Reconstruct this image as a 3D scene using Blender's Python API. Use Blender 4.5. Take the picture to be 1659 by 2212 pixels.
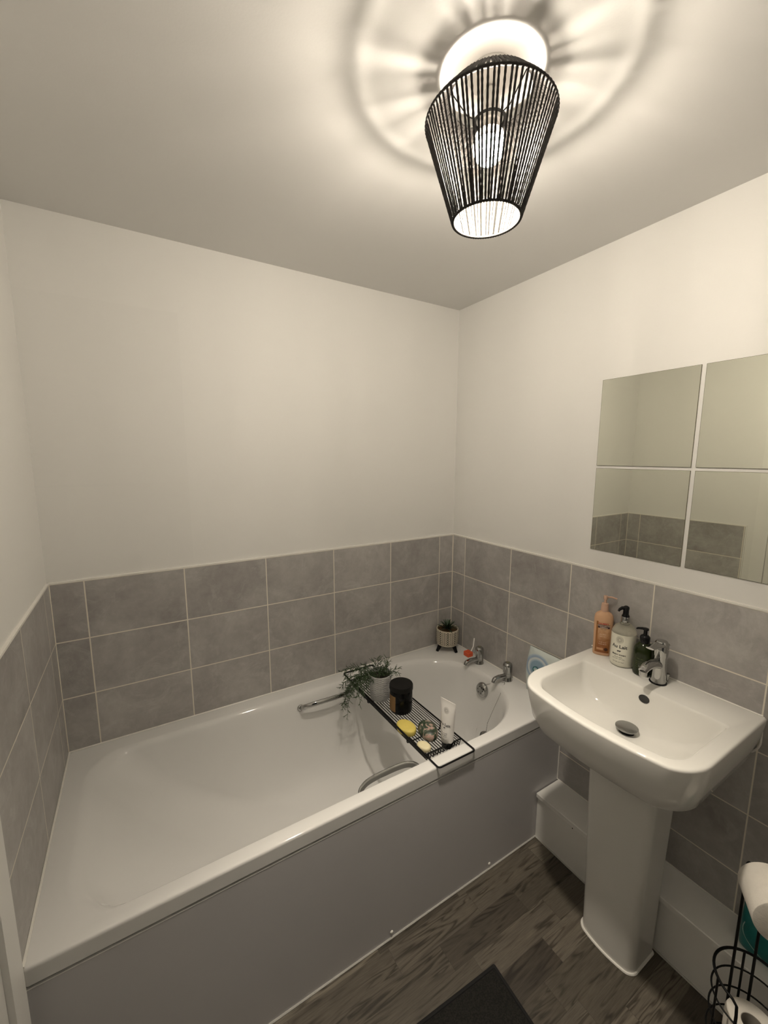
import bpy, math, random
from mathutils import Vector, Matrix, noise
random.seed(7)
PI = math.pi
for o in list(bpy.data.objects): bpy.data.objects.remove(o, do_unlink=True)
SC = bpy.context.scene
COL = SC.collection

# ------------------------------------------------------------------ camera
CAM = Vector((-1.4365, -1.6623, 1.5595))
yaw, pitch, roll = .5466, -.1445, .0026
fwd = Vector((math.sin(yaw)*math.cos(pitch), math.cos(yaw)*math.cos(pitch), math.sin(pitch)))
right = Vector((math.cos(yaw), -math.sin(yaw), 0))
up = right.cross(fwd)
r2 = math.cos(roll)*right + math.sin(roll)*up
u2 = -math.sin(roll)*right + math.cos(roll)*up
cd = bpy.data.cameras.new('camera'); co = bpy.data.objects.new('camera', cd); COL.objects.link(co)
co.matrix_world = Matrix((( r2.x, u2.x, -fwd.x, CAM.x), (r2.y, u2.y, -fwd.y, CAM.y), (r2.z, u2.z, -fwd.z, CAM.z), (0, 0, 0, 1)))
cd.sensor_fit = 'HORIZONTAL'; cd.sensor_width = 36; cd.lens = 885.3/1659*36
cd.shift_x = -(833.45-829.5)/1659; cd.shift_y = (1114.9-1106)/1659
cd.clip_start = .01
SC.camera = co
# ------------------------------------------------------------------ world, exposure
w = bpy.data.worlds.new('world'); SC.world = w; w.use_nodes = True
w.node_tree.nodes['Background'].inputs[0].default_value = (.02, .02, .02, 1)
SC.view_settings.view_transform = 'Standard'; SC.view_settings.look = 'None'
SC.view_settings.gamma = 1; SC.view_settings.use_curve_mapping = False
SC.view_settings.exposure = 0.0
BULB_STRENGTH = 4050.0
BULB_TINT = (1.0, .89, .74)
CEIL = 2.2826
WX = -1.7034          # left wall
FY = -2.06            # front wall (behind the camera)
TT = 1.1442           # tile top
TW, TH = .3038, .2015

# ------------------------------------------------------------------ materials
def new_mat(name):
    m = bpy.data.materials.new(name); m.use_nodes = True
    nt = m.node_tree; b = nt.nodes['Principled BSDF']
    return m, nt, b
def N(nt, t, **kw):
    n = nt.nodes.new(t)
    for k, v in kw.items(): setattr(n, k, v)
    return n
def math_(nt, op, a, b=None, c=None):
    n = N(nt, 'ShaderNodeMath', operation=op)
    for i, v in enumerate((a, b, c)):
        if v is None: continue
        if isinstance(v, (int, float)): n.inputs[i].default_value = v
        else: nt.links.new(v, n.inputs[i])
    return n.outputs[0]
def mixc(nt, fac, a, b, blend='MIX'):
    n = N(nt, 'ShaderNodeMix', data_type='RGBA', blend_type=blend)
    def put(s, v):
        if isinstance(v, (int, float)): s.default_value = v
        elif isinstance(v, tuple): s.default_value = (*v[:3], 1)
        else: nt.links.new(v, s)
    put(n.inputs[0], fac); put(n.inputs[6], a); put(n.inputs[7], b)
    return n.outputs[2]
def noise_(nt, scale, detail=3, vec=None, rough=.5, dist=0):
    n = N(nt, 'ShaderNodeTexNoise'); n.inputs['Scale'].default_value = scale
    n.inputs['Detail'].default_value = detail; n.inputs['Roughness'].default_value = rough
    n.inputs['Distortion'].default_value = dist
    if vec is not None: nt.links.new(vec, n.inputs['Vector'])
    return n.outputs[0]
def ramp(nt, fac, stops, interp='LINEAR'):
    n = N(nt, 'ShaderNodeValToRGB'); n.color_ramp.interpolation = interp
    e = n.color_ramp.elements
    while len(e) < len(stops): e.new(.5)
    for i, (p, c) in enumerate(stops):
        e[i].position = p; e[i].color = (*c, 1) if len(c) == 3 else c
    nt.links.new(fac, n.inputs[0]); return n.outputs[0]
def bump(nt, b, h, strength=.3, dist=.01):
    n = N(nt, 'ShaderNodeBump'); n.inputs['Strength'].default_value = strength
    n.inputs['Distance'].default_value = dist
    nt.links.new(h, n.inputs['Height']); nt.links.new(n.outputs[0], b.inputs['Normal'])
def objvec(nt): return N(nt, 'ShaderNodeTexCoord').outputs['Object']
def simple(name, col, rough=.5, metal=0, var=.06, scale=30, bmp=0, bscale=200, **kw):
    """procedural material: slight noise variation of colour and roughness"""
    m, nt, b = new_mat(name)
    v = objvec(nt)
    f = noise_(nt, scale, 3, v)
    lo = tuple(max(0, c*(1-var)) for c in col); hi = tuple(min(1, c*(1+var)) for c in col)
    nt.links.new(ramp(nt, f, [(.3, lo), (.7, hi)]), b.inputs['Base Color'])
    b.inputs['Roughness'].default_value = rough; b.inputs['Metallic'].default_value = metal
    for k, val in kw.items(): b.inputs[k].default_value = val
    if bmp: bump(nt, b, noise_(nt, bscale, 2, v), bmp, .002)
    return m

def paint_mat(name, col, patch=False):
    m, nt, b = new_mat(name); v = objvec(nt)
    f = noise_(nt, 2.2, 4, v)
    c = ramp(nt, f, [(.3, tuple(c*.975 for c in col)), (.7, col)])
    if patch:     # a slightly darker area with a thin line, left of the back wall
        sp = N(nt, 'ShaderNodeSeparateXYZ'); nt.links.new(v, sp.inputs[0])
        e = math_(nt, 'MULTIPLY', math_(nt, 'LESS_THAN', sp.outputs[0], -1.272), math_(nt, 'LESS_THAN', sp.outputs[2], 2.05))
        e = math_(nt, 'ADD', math_(nt, 'MULTIPLY', e, .7), math_(nt, 'MULTIPLY', e, math_(nt, 'LESS_THAN', math_(nt, 'ABSOLUTE', math_(nt, 'SUBTRACT', sp.outputs[2], 1.462)), .004)))
        c = mixc(nt, e, c, tuple(q*.965 for q in col))
    nt.links.new(c, b.inputs['Base Color'])
    b.inputs['Roughness'].default_value = .62
    b.inputs['Specular IOR Level'].default_value = .35
    bump(nt, b, noise_(nt, 260, 3, v), .12, .001)
    return m
M_paint = paint_mat('wall paint', (.80, .79, .76))
M_paint_b = paint_mat('wall paint with a darker area', (.80, .79, .76), True)
M_ceil = paint_mat('ceiling paint', (.73, .72, .70))

def tile_mat(name, axis, off, seed):
    """grey concrete-look tiles, 304 x 201 mm, pale grout; axis 0: runs along x, 1: along y"""
    m, nt, b = new_mat(name)
    g = N(nt, 'ShaderNodeNewGeometry'); sp = N(nt, 'ShaderNodeSeparateXYZ')
    nt.links.new(g.outputs['Position'], sp.inputs[0])
    u = math_(nt, 'DIVIDE', math_(nt, 'ADD', sp.outputs[axis], off), TW)
    v = math_(nt, 'DIVIDE', math_(nt, 'SUBTRACT', sp.outputs[2], TT), TH)
    iu = math_(nt, 'FLOOR', u); iv = math_(nt, 'FLOOR', v)
    fu = math_(nt, 'FRACT', u); fv = math_(nt, 'FRACT', v)
    du = math_(nt, 'MULTIPLY', math_(nt, 'MINIMUM', fu, math_(nt, 'SUBTRACT', 1, fu)), TW)
    dv = math_(nt, 'MULTIPLY', math_(nt, 'MINIMUM', fv, math_(nt, 'SUBTRACT', 1, fv)), TH)
    d = math_(nt, 'MINIMUM', du, dv)
    # corner joints
    dc = math_(nt, 'ABSOLUTE', sp.outputs[axis])
    d = math_(nt, 'MINIMUM', d, math_(nt, 'SUBTRACT', dc, .0012))
    if axis == 0:
        d = math_(nt, 'MINIMUM', d, math_(nt, 'ABSOLUTE', math_(nt, 'SUBTRACT', sp.outputs[0], WX)))
    grout = math_(nt, 'LESS_THAN', d, .0019)
    cb = N(nt, 'ShaderNodeCombineXYZ')
    nt.links.new(iu, cb.inputs[0]); nt.links.new(iv, cb.inputs[1]); cb.inputs[2].default_value = seed
    wn = N(nt, 'ShaderNodeTexWhiteNoise', noise_dimensions='3D'); nt.links.new(cb.outputs[0], wn.inputs[0])
    # every tile gets its own piece of the cloud pattern
    off3 = N(nt, 'ShaderNodeVectorMath', operation='SCALE'); nt.links.new(wn.outputs['Color'], off3.inputs[0]); off3.inputs['Scale'].default_value = 7
    pv = N(nt, 'ShaderNodeVectorMath', operation='ADD'); nt.links.new(g.outputs['Position'], pv.inputs[0]); nt.links.new(off3.outputs[0], pv.inputs[1])
    c1 = noise_(nt, 5.5, 6, pv.outputs[0], .62, .5)
    c2 = noise_(nt, 34, 5, pv.outputs[0], .7)
    c3 = noise_(nt, 9, 8, pv.outputs[0], .75, 1.2)
    base = ramp(nt, c1, [(.28, (.185, .172, .164)), (.5, (.262, .25, .238)), (.72, (.345, .333, .315))])
    patch = ramp(nt, c3, [(.52, (0, 0, 0)), (.60, (.45, .45, .45)), (.75, (.8, .8, .8))])
    base = mixc(nt, math_(nt, 'MULTIPLY', patch, .75), base, (.385, .385, .365))
    base = mixc(nt, .35, base, ramp(nt, c2, [(.3, (.2, .19, .18)), (.7, (.32, .31, .3))]))
    tone = math_(nt, 'ADD', math_(nt, 'MULTIPLY', wn.outputs['Value'], .18), .88)
    tn = N(nt, 'ShaderNodeVectorMath', operation='SCALE'); nt.links.new(base, tn.inputs[0]); nt.links.new(tone, tn.inputs['Scale'])
    col = mixc(nt, grout, tn.outputs[0], (.52, .49, .42))
    gain = N(nt, 'ShaderNodeVectorMath', operation='MULTIPLY'); gain.inputs[1].default_value = (1.58, 1.58, 1.60); nt.links.new(col, gain.inputs[0])
    nt.links.new(gain.outputs[0], b.inputs['Base Color'])
    nt.links.new(math_(nt, 'ADD', math_(nt, 'MULTIPLY', grout, .3), .42), b.inputs['Roughness'])
    h = math_(nt, 'SUBTRACT', math_(nt, 'MULTIPLY', c2, .08), grout)
    bump(nt, b, h, .25, .0012)
    return m
T_back = tile_mat('tiles back', 0, .0921, 1.3)
T_right = tile_mat('tiles right', 1, .0974, 4.1)
T_left = tile_mat('tiles left', 1, .0885, 8.7)

def floor_mat():
    m, nt, b = new_mat('oak strip vinyl')
    g = N(nt, 'ShaderNodeNewGeometry'); sp = N(nt, 'ShaderNodeSeparateXYZ')
    nt.links.new(g.outputs['Position'], sp.inputs[0])
    RW = .0785
    v = math_(nt, 'DIVIDE', math_(nt, 'ADD', sp.outputs[1], .7285), RW)
    iv = math_(nt, 'FLOOR', v); fv = math_(nt, 'FRACT', v)
    wr = N(nt, 'ShaderNodeTexWhiteNoise', noise_dimensions='1D'); nt.links.new(iv, wr.inputs['W'])
    u = math_(nt, 'ADD', math_(nt, 'DIVIDE', math_(nt, 'ADD', sp.outputs[0], .585), .33), math_(nt, 'MULTIPLY', wr.outputs['Value'], 5))
    iu = math_(nt, 'FLOOR', u); fu = math_(nt, 'FRACT', u)
    cb = N(nt, 'ShaderNodeCombineXYZ'); nt.links.new(iu, cb.inputs[0]); nt.links.new(iv, cb.inputs[1])
    wn = N(nt, 'ShaderNodeTexWhiteNoise', noise_dimensions='2D'); nt.links.new(cb.outputs[0], wn.inputs[0])
    off = N(nt, 'ShaderNodeVectorMath', operation='SCALE'); nt.links.new(wn.outputs['Color'], off.inputs[0]); off.inputs['Scale'].default_value = 9
    pv = N(nt, 'ShaderNodeVectorMath', operation='ADD'); nt.links.new(g.outputs['Position'], pv.inputs[0]); nt.links.new(off.outputs[0], pv.inputs[1])
    mp = N(nt, 'ShaderNodeMapping'); mp.inputs['Scale'].default_value = (1, 8, 1); nt.links.new(pv.outputs[0], mp.inputs[0])
    g1 = noise_(nt, 2.0, 3, mp.outputs[0], .5, .5)
    rings = math_(nt, 'FRACT', math_(nt, 'MULTIPLY', g1, 11))
    rings = math_(nt, 'ABSOLUTE', math_(nt, 'SUBTRACT', rings, .5))
    mp2 = N(nt, 'ShaderNodeMapping'); mp2.inputs['Scale'].default_value = (3, 60, 1); nt.links.new(pv.outputs[0], mp2.inputs[0])
    g2 = noise_(nt, 6, 4, mp2.outputs[0], .7)
    g3 = noise_(nt, 4, 3, mp.outputs[0], .5, .4)
    tone = ramp(nt, wn.outputs['Value'], [(0, (.055, .045, .034)), (.35, (.085, .073, .055)), (.7, (.120, .104, .082)), (1, (.165, .145, .115))])
    dark = ramp(nt, rings, [(0, (.22, .20, .17)), (.10, (.45, .42, .38)), (.22, (.95, .94, .92)), (.5, (1.25, 1.24, 1.22))])
    strength = ramp(nt, g3, [(.44, (0, 0, 0)), (.60, (1, 1, 1))])
    c = mixc(nt, math_(nt, 'MULTIPLY', strength, .9), tone, mixc(nt, 1.0, tone, dark, 'MULTIPLY'))
    fib = ramp(nt, g2, [(.3, (.62, .60, .57)), (.7, (1.25, 1.25, 1.25))])
    c = mixc(nt, .8, c, mixc(nt, 1.0, c, fib, 'MULTIPLY'))
    seam = math_(nt, 'MAXIMUM', math_(nt, 'LESS_THAN', fv, .018), math_(nt, 'LESS_THAN', fu, .004))
    c = mixc(nt, math_(nt, 'MULTIPLY', seam, .5), c, (.03, .025, .02))
    nt.links.new(c, b.inputs['Base Color'])
    b.inputs['Roughness'].default_value = .55
    bump(nt, b, g2, .08, .001)
    return m
M_floor = floor_mat()
M_acryl = simple('white acrylic', (.77, .765, .75), .07, var=.01, scale=4)
M_ceramic = simple('white ceramic glaze', (.76, .75, .715), .04, var=.01, scale=4)
M_panel = simple('bath panel plastic', (.56, .55, .56), .30, var=.02, scale=3)
M_gloss = simple('white gloss paint', (.82, .81, .78), .35, var=.02, scale=5)
M_seal = simple('white silicone', (.84, .82, .77), .4, var=.02)
M_sealg = simple('aged silicone', (.50, .49, .46), .45, var=.04)
M_chrome = simple('chrome', (.44, .44, .43), .07, 1.0, var=.02)
M_chrome_d = simple('brushed waste metal', (.30, .30, .29), .28, 1.0, var=.04)
M_black = simple('black plastic', (.005, .005, .006), .22, var=.1, **{'Specular IOR Level': .3})
M_wire = simple('black coated wire', (.004, .004, .004), .45, var=.1, **{'Specular IOR Level': .25})
M_dark = simple('dark void', (.004, .004, .004), .9)
M_mirror = simple('mirror silver', (.86, .87, .77), .012, 1.0, var=.004)
M_edge = simple('mirror glass edge', (.16, .15, .10), .25, var=.1)
M_cord = simple('black twisted paper cord', (.016, .013, .011), .75, var=.35, scale=300, bmp=.6, bscale=900)
M_paper = simple('soft white paper', (.78, .74, .67), .9, var=.03, scale=60, bmp=.3, bscale=300)
M_card = simple('grey card core', (.35, .32, .28), .9)

def bulb_mat():
    m, nt, b = new_mat('glowing bulb')
    b.inputs['Base Color'].default_value = (.9, .9, .88, 1)
    # a led bulb gives most of its light through the lower part of the globe
    g = N(nt, 'ShaderNodeNewGeometry'); sp = N(nt, 'ShaderNodeSeparateXYZ'); nt.links.new(g.outputs['Position'], sp.inputs[0])
    f = math_(nt, 'DIVIDE', math_(nt, 'SUBTRACT', 2.1625, sp.outputs[2]), .023); 
    cl = N(nt, 'ShaderNodeClamp'); nt.links.new(f, cl.inputs[0]); cl.inputs[1].default_value = .0015; cl.inputs[2].default_value = 1
    g2 = N(nt, 'ShaderNodeClamp'); nt.links.new(math_(nt, 'DIVIDE', math_(nt, 'SUBTRACT', sp.outputs[2], 2.120), .030), g2.inputs[0]); g2.inputs[1].default_value = .35
    nt.links.new(math_(nt, 'MULTIPLY', math_(nt, 'MULTIPLY', cl.outputs[0], g2.outputs[0]), BULB_STRENGTH), b.inputs['Emission Strength'])
    b.inputs['Emission Color'].default_value = (*BULB_TINT, 1)
    return m

# ------------------------------------------------------------------ mesh helpers
class MB:
    def __init__(s): s.v = []; s.f = []; s.m = []
    def add(s, vs, fs, mi=0):
        o = len(s.v); s.v += [Vector(p) for p in vs]; s.f += [tuple(i+o for i in f) for f in fs]; s.m += [mi]*len(fs); return s
    def box(s, x0, x1, y0, y1, z0, z1, mi=0, bev=0):
        if bev:
            P = [(x, y) for x, y in rrect(x0, x1, y0, y1, bev, 3)]
            rings = [[(x0+(x-x0)*1, y, z0) for x, y in rrect(x0+bev*.6, x1-bev*.6, y0+bev*.6, y1-bev*.6, bev*.6, 3)],
                     [(x, y, z0+bev*.6) for x, y in P], [(x, y, z1-bev*.6) for x, y in P],
                     [(x, y, z1) for x, y in rrect(x0+bev*.6, x1-bev*.6, y0+bev*.6, y1-bev*.6, bev*.6, 3)]]
            return s.loft(rings, mi)
        v = [(x, y, z) for z in (z0, z1) for y in (y0, y1) for x in (x0, x1)]
        return s.add(v, [(0, 2, 3, 1), (4, 5, 7, 6), (0, 1, 5, 4), (2, 6, 7, 3), (0, 4, 6, 2), (1, 3, 7, 5)], mi)
    def loft(s, rings, mi=0, cap0=True, cap1=True, closed=True, loop=False):
        n = len(rings[0]); vs = [p for r in rings for p in r]; fs = []
        R = len(rings)
        for k in range(R if loop else R-1):
            a = k*n; b = ((k+1) % R)*n
            for i in range(n if closed else n-1):
                j = (i+1) % n; fs.append((a+i, a+j, b+j, b+i))
        if cap0 and not loop: fs.append(tuple(range(n-1, -1, -1)))
        if cap1 and not loop: fs.append(tuple((R-1)*n+i for i in range(n)))
        return s.add(vs, fs, mi)
    def lathe(s, prof, c=(0, 0, 0), n=40, mi=0, sx=1, sy=1, axis='z', cap=True, rot=None):
        rings = []
        for r, h in prof:
            ring = []
            for i in range(n):
                a = 2*PI*i/n; p = Vector((r*sx*math.cos(a), r*sy*math.sin(a), h))
                if rot is not None: p = rot @ p
                ring.append(p+Vector(c))
            rings.append(ring)
        return s.loft(rings, mi, cap, cap)
    def tube(s, path, r, n=8, closed=False, mi=0, cap=True, rr=None, flat=1.0, upv=None):
        path = [Vector(p) for p in path]; L = len(path); rings = []
        prev = None
        for i, p in enumerate(path):
            if closed: t = path[(i+1) % L]-path[i-1]
            else: t = path[min(i+1, L-1)]-path[max(i-1, 0)]
            if t.length < 1e-9: t = Vector((0, 0, 1))
            t.normalize()
            if upv is not None: a = t.cross(Vector(upv))
            elif prev is None: a = t.orthogonal()
            else: a = prev-t*prev.dot(t)
            if a.length < 1e-6: a = t.orthogonal()
            a.normalize(); prev = a; b = t.cross(a)
            q = rr[i] if rr else r
            rings.append([p+q*(math.cos(2*PI*k/n)*a+flat*math.sin(2*PI*k/n)*b) for k in range(n)])
        return s.loft(rings, mi, cap and not closed, cap and not closed, True, closed)
    def sphere(s, c, r, n=20, m=12, mi=0, sc=(1, 1, 1), rot=None):
        rings = []
        for k in range(1, m):
            th = PI*k/m; ring = []
            for i in range(n):
                a = 2*PI*i/n; p = Vector((r*sc[0]*math.sin(th)*math.cos(a), r*sc[1]*math.sin(th)*math.sin(a), -r*sc[2]*math.cos(th)))
                if rot is not None: p = rot @ p
                ring.append(p+Vector(c))
            rings.append(ring)
        top = Vector((0, 0, r*sc[2])); bot = Vector((0, 0, -r*sc[2]))
        if rot is not None: top = rot @ top; bot = rot @ bot
        o = len(s.v); s.loft(rings, mi, False, False)
        tb = len(s.v); s.v += [bot+Vector(c), top+Vector(c)]
        for i in range(n):
            j = (i+1) % n; s.f.append((tb, o+j, o+i)); s.m.append(mi)
            q = o+(m-2)*n; s.f.append((tb+1, q+i, q+j)); s.m.append(mi)
        return s
    def build(s, name, mat, parent=None, smooth=35, label=None):
        """geometry is given in world space; the parent sits wherever it sits"""
        me = bpy.data.meshes.new(name)
        inv = Vector((0, 0, 0))
        org = parent_origin(parent)
        me.from_pydata([tuple(p-org) for p in s.v], [], s.f)
        mats = mat if isinstance(mat, (list, tuple)) else [mat]
        for mm in mats: me.materials.append(mm)
        me.polygons.foreach_set('material_index', s.m)
        me.update()
        if smooth:
            me.polygons.foreach_set('use_smooth', [True]*len(me.polygons))
            me.set_sharp_from_angle(angle=math.radians(smooth))
        o = bpy.data.objects.new(name, me); COL.objects.link(o)
        if parent is not None: o.parent = parent
        else: pass
        if label: o['label'] = label
        return o
ORG = {}
def parent_origin(p):
    v = Vector((0, 0, 0))
    while p is not None:
        v += p.location; p = p.parent
    return v
def thing(name, label, cat, loc, group=None):
    o = bpy.data.objects.new(name, None); COL.objects.link(o)
    o.empty_display_size = .02; o.location = loc
    o['label'] = label; o['category'] = cat
    if group: o['group'] = group
    return o
def tag(o, label, cat, group=None):
    o['label'] = label; o['category'] = cat
    if group: o['group'] = group
    return o
def struct(o): o['kind'] = 'structure'; return o
def rrect(x0, x1, y0, y1, r, seg=8, rad=None, sub=0):
    """rounded rectangle, counter-clockwise. rad: radii (rx,ry) for corners (x1y1, x0y1, x0y0, x1y0)"""
    if rad is None: rad = [(r, r)]*4
    cs = [((x1, y1), (-1, -1), 0), ((x0, y1), (1, -1), 90), ((x0, y0), (1, 1), 180), ((x1, y0), (-1, 1), 270)]
    pts = []
    for (c, sg, a0), (rx, ry) in zip(cs, rad):
        cx = c[0]+sg[0]*rx; cy = c[1]+sg[1]*ry
        for k in range(seg+1):
            a = math.radians(a0+90*k/seg); pts.append((cx+rx*math.cos(a), cy+ry*math.sin(a)))
    if sub:
        out = []; n = len(pts)
        for i in range(n):
            out.append(pts[i])
            if i % (seg+1) == seg:
                q = pts[(i+1) % n]
                for k in range(1, sub): out.append((pts[i][0]+(q[0]-pts[i][0])*k/sub, pts[i][1]+(q[1]-pts[i][1])*k/sub))
        pts = out
    return pts
def bez(p0, p1, p2, p3, n=10):
    p0, p1, p2, p3 = map(Vector, (p0, p1, p2, p3)); out = []
    for k in range(n+1):
        t = k/n; out.append((1-t)**3*p0+3*(1-t)**2*t*p1+3*(1-t)*t*t*p2+t**3*p3)
    return out
def round_path(pts, r=.01, n=4, closed=False):
    pts = [Vector(p) for p in pts]; out = []; L = len(pts)
    for i, p in enumerate(pts):
        if not closed and i in (0, L-1): out.append(p); continue
        a = pts[i-1]; b = pts[(i+1) % L]
        da = (a-p); db = (b-p); q = min(r, da.length*.45, db.length*.45)
        A = p+da.normalized()*q; B = p+db.normalized()*q
        for k in range(n+1):
            t = k/n; out.append((1-t)**2*A+2*(1-t)*t*p+t*t*B)
    return out
_fonts = {}
def text_mesh(body, size, mapf, name, mat, parent, align='CENTER', bold=0, sx=1.0, res=3):
    """letters as a flat mesh; mapf(x, y) -> world point (so that they can wrap round a bottle)"""
    cu = bpy.data.curves.new('txt', 'FONT'); cu.body = body; cu.size = size; cu.align_x = align; cu.align_y = 'CENTER'
    cu.resolution_u = res; cu.offset = bold
    to = bpy.data.objects.new('txt', cu); COL.objects.link(to)
    bpy.context.view_layer.update()
    dg = bpy.context.evaluated_depsgraph_get(); me = bpy.data.meshes.new_from_object(to.evaluated_get(dg))
    mb = MB(); mb.add([mapf(v.co.x*sx, v.co.y) for v in me.vertices], [tuple(p.vertices) for p in me.polygons])
    bpy.data.objects.remove(to, do_unlink=True); bpy.data.curves.remove(cu); bpy.data.meshes.remove(me)
    return mb
def small_print(total, h, mapf, words=3, seed=0):
    """a line of print too small to read: rows of tiny letter-sized strokes"""
    rnd = random.Random(seed); m = MB(); x = -total/2; step = h*.62
    n = int(total/step); gaps = {int((k+1)*n/(words)) for k in range(words-1)}
    for k in range(n):
        if k in gaps: continue
        x0 = x+k*step; w_ = step*rnd.uniform(.35, .75); hh = h*rnd.choice((.62, .62, .95))
        m.add([mapf(x0, -h/2), mapf(x0+w_, -h/2), mapf(x0+w_, -h/2+hh), mapf(x0, -h/2+hh)], [(0, 1, 2, 3)])
    return m
def merge(mbs):
    r = MB()
    for m in mbs: r.add(m.v, m.f)
    return r

# ================================================================== ROOM
def wall(name, axis, face, out, a0, a1, tiles, tile_a1=None, tile_z0=0):
    """solid wall: painted above, tiled below (tiles stand 6 mm proud). face = tile face coordinate"""
    mb = MB(); th = .12; rec = .006
    def bx(f0, f1, s0, s1, z0, z1, mi):
        lo, hi = min(f0, f1), max(f0, f1)
        if axis == 0: mb.box(s0, s1, lo, hi, z0, z1, mi)
        else: mb.box(lo, hi, s0, s1, z0, z1, mi)
    bx(face+out*rec, face+out*th, a0-.12, a1+.12, -.05, CEIL+.05, 0)
    o = mb.build(name, [M_paint_b if name == 'wall_back' else M_paint], smooth=0); struct(o)
    if tiles:
        mb = MB(); e1 = a1 if tile_a1 is None else tile_a1
        lo = a0 if tile_a1 is None else tile_a1
        bx(face, face+out*rec, lo, a1, tile_z0, TT, 0)
        t = mb.build('tiles', [tiles], o, smooth=0)
    return o
w_back = wall('wall_back', 0, 0.0, +1, WX, 0, T_back)
w_right = wall('wall_right', 1, 0.0, +1, FY, 0, T_right)
w_left = wall('wall_left', 1, WX, -1, FY, 0, T_left, tile_a1=-.702)
fw = MB()      # unseen front wall; its doorway opening is added to cut bounced light
fw.box(-.70, .12, FY-.12, FY-.006, -.05, CEIL+.05); fw.box(WX-.12, -1.56, FY-.12, FY-.006, -.05, CEIL+.05); fw.box(-1.56, -.70, FY-.12, FY-.006, 2.04, CEIL+.05)
w_front = struct(fw.build('wall_front', [M_paint], smooth=0))
struct(MB().box(WX-.12, .12, FY-.12, .12, -.05, 0).build('floor', [M_floor], smooth=0))
struct(MB().box(WX-.12, .12, FY-.12, .12, CEIL, CEIL+.05).build('ceiling', [M_ceil], smooth=0))
# pale trim along the tile top and the exposed tile edge
tr = MB()
tr.box(WX+.0, 0, -.0012, .007, TT, TT+.0055)
tr.build('trim_1', [M_seal], smooth=0); struct(bpy.data.objects['trim_1'])
struct(MB().box(-.0012, .007, FY, 0, TT, TT+.0055).build('trim_2', [M_seal], smooth=0))
struct(MB().box(WX-.007, WX+.0012, -.704, 0, TT, TT+.0055).build('trim_3', [M_seal], smooth=0))
struct(MB().box(WX-.007, WX+.0012, -.7065, -.7015, 0, TT+.0055).build('trim_4', [M_gloss], smooth=0))
# silicone bead between bath and tiles, and along the floor
b = MB(); z = .5455
b.tube([(WX+.002, -.002, z), (-.002, -.002, z)], .0035, 6)
b.tube([(WX+.002, -.002, z), (WX+.002, -.706, z)], .0035, 6)
b.tube([(-.002, -.002, z), (-.002, -.706, z)], .0035, 6)
struct(b.build('trim_5', M_seal))
struct(MB().tube([(WX+.004, -.7105, .0015), (-.126, -.7105, .0015)], .0032, 6).build('trim_6', M_sealg))
# door frame and door on the left wall
d = MB(); 
d.box(WX-.006, WX+.014, -.81, -.745, 0, 2.06); d.box(WX-.006, WX+.014, -1.66, -1.595, 0, 2.06); d.box(WX-.006, WX+.014, -1.595, -.81, 1.995, 2.06)
struct(d.build('trim_7', M_gloss, smooth=0))
dr = struct(MB().box(WX-.005, WX+.004, -1.594, -.811, .006, 1.994).build('door_1', M_gloss, smooth=0))
# low pipe boxing along the right wall
pb = MB(); pb.box(-.126, -.001, FY, -.7095, 0, .193)
bx_ = struct(pb.build('trim_8', M_gloss, smooth=0))
MB().box(-.139, -.001, FY, -.7115, .189, .209, bev=.004).build('top_board', M_gloss, bx_)
MB().tube([(-.1268, -.868, .174), (-.1245, -.868, .174)], .0022, 8).build('nail_hole', M_dark, bx_)
struct(MB().tube([(-.128, -.708, .0015), (-.128, FY, .0015)], .0032, 6).build('trim_9', M_sealg))
struct(MB().tube([(-.0015, -.7075, .21), (-.0015, FY, .21)], .002, 6).build('trim_10', M_seal))
struct(MB().tube([(-.002, -.7085, .505), (-.002, -.7085, .21)], .003, 6).build('trim_11', M_seal))

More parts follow.
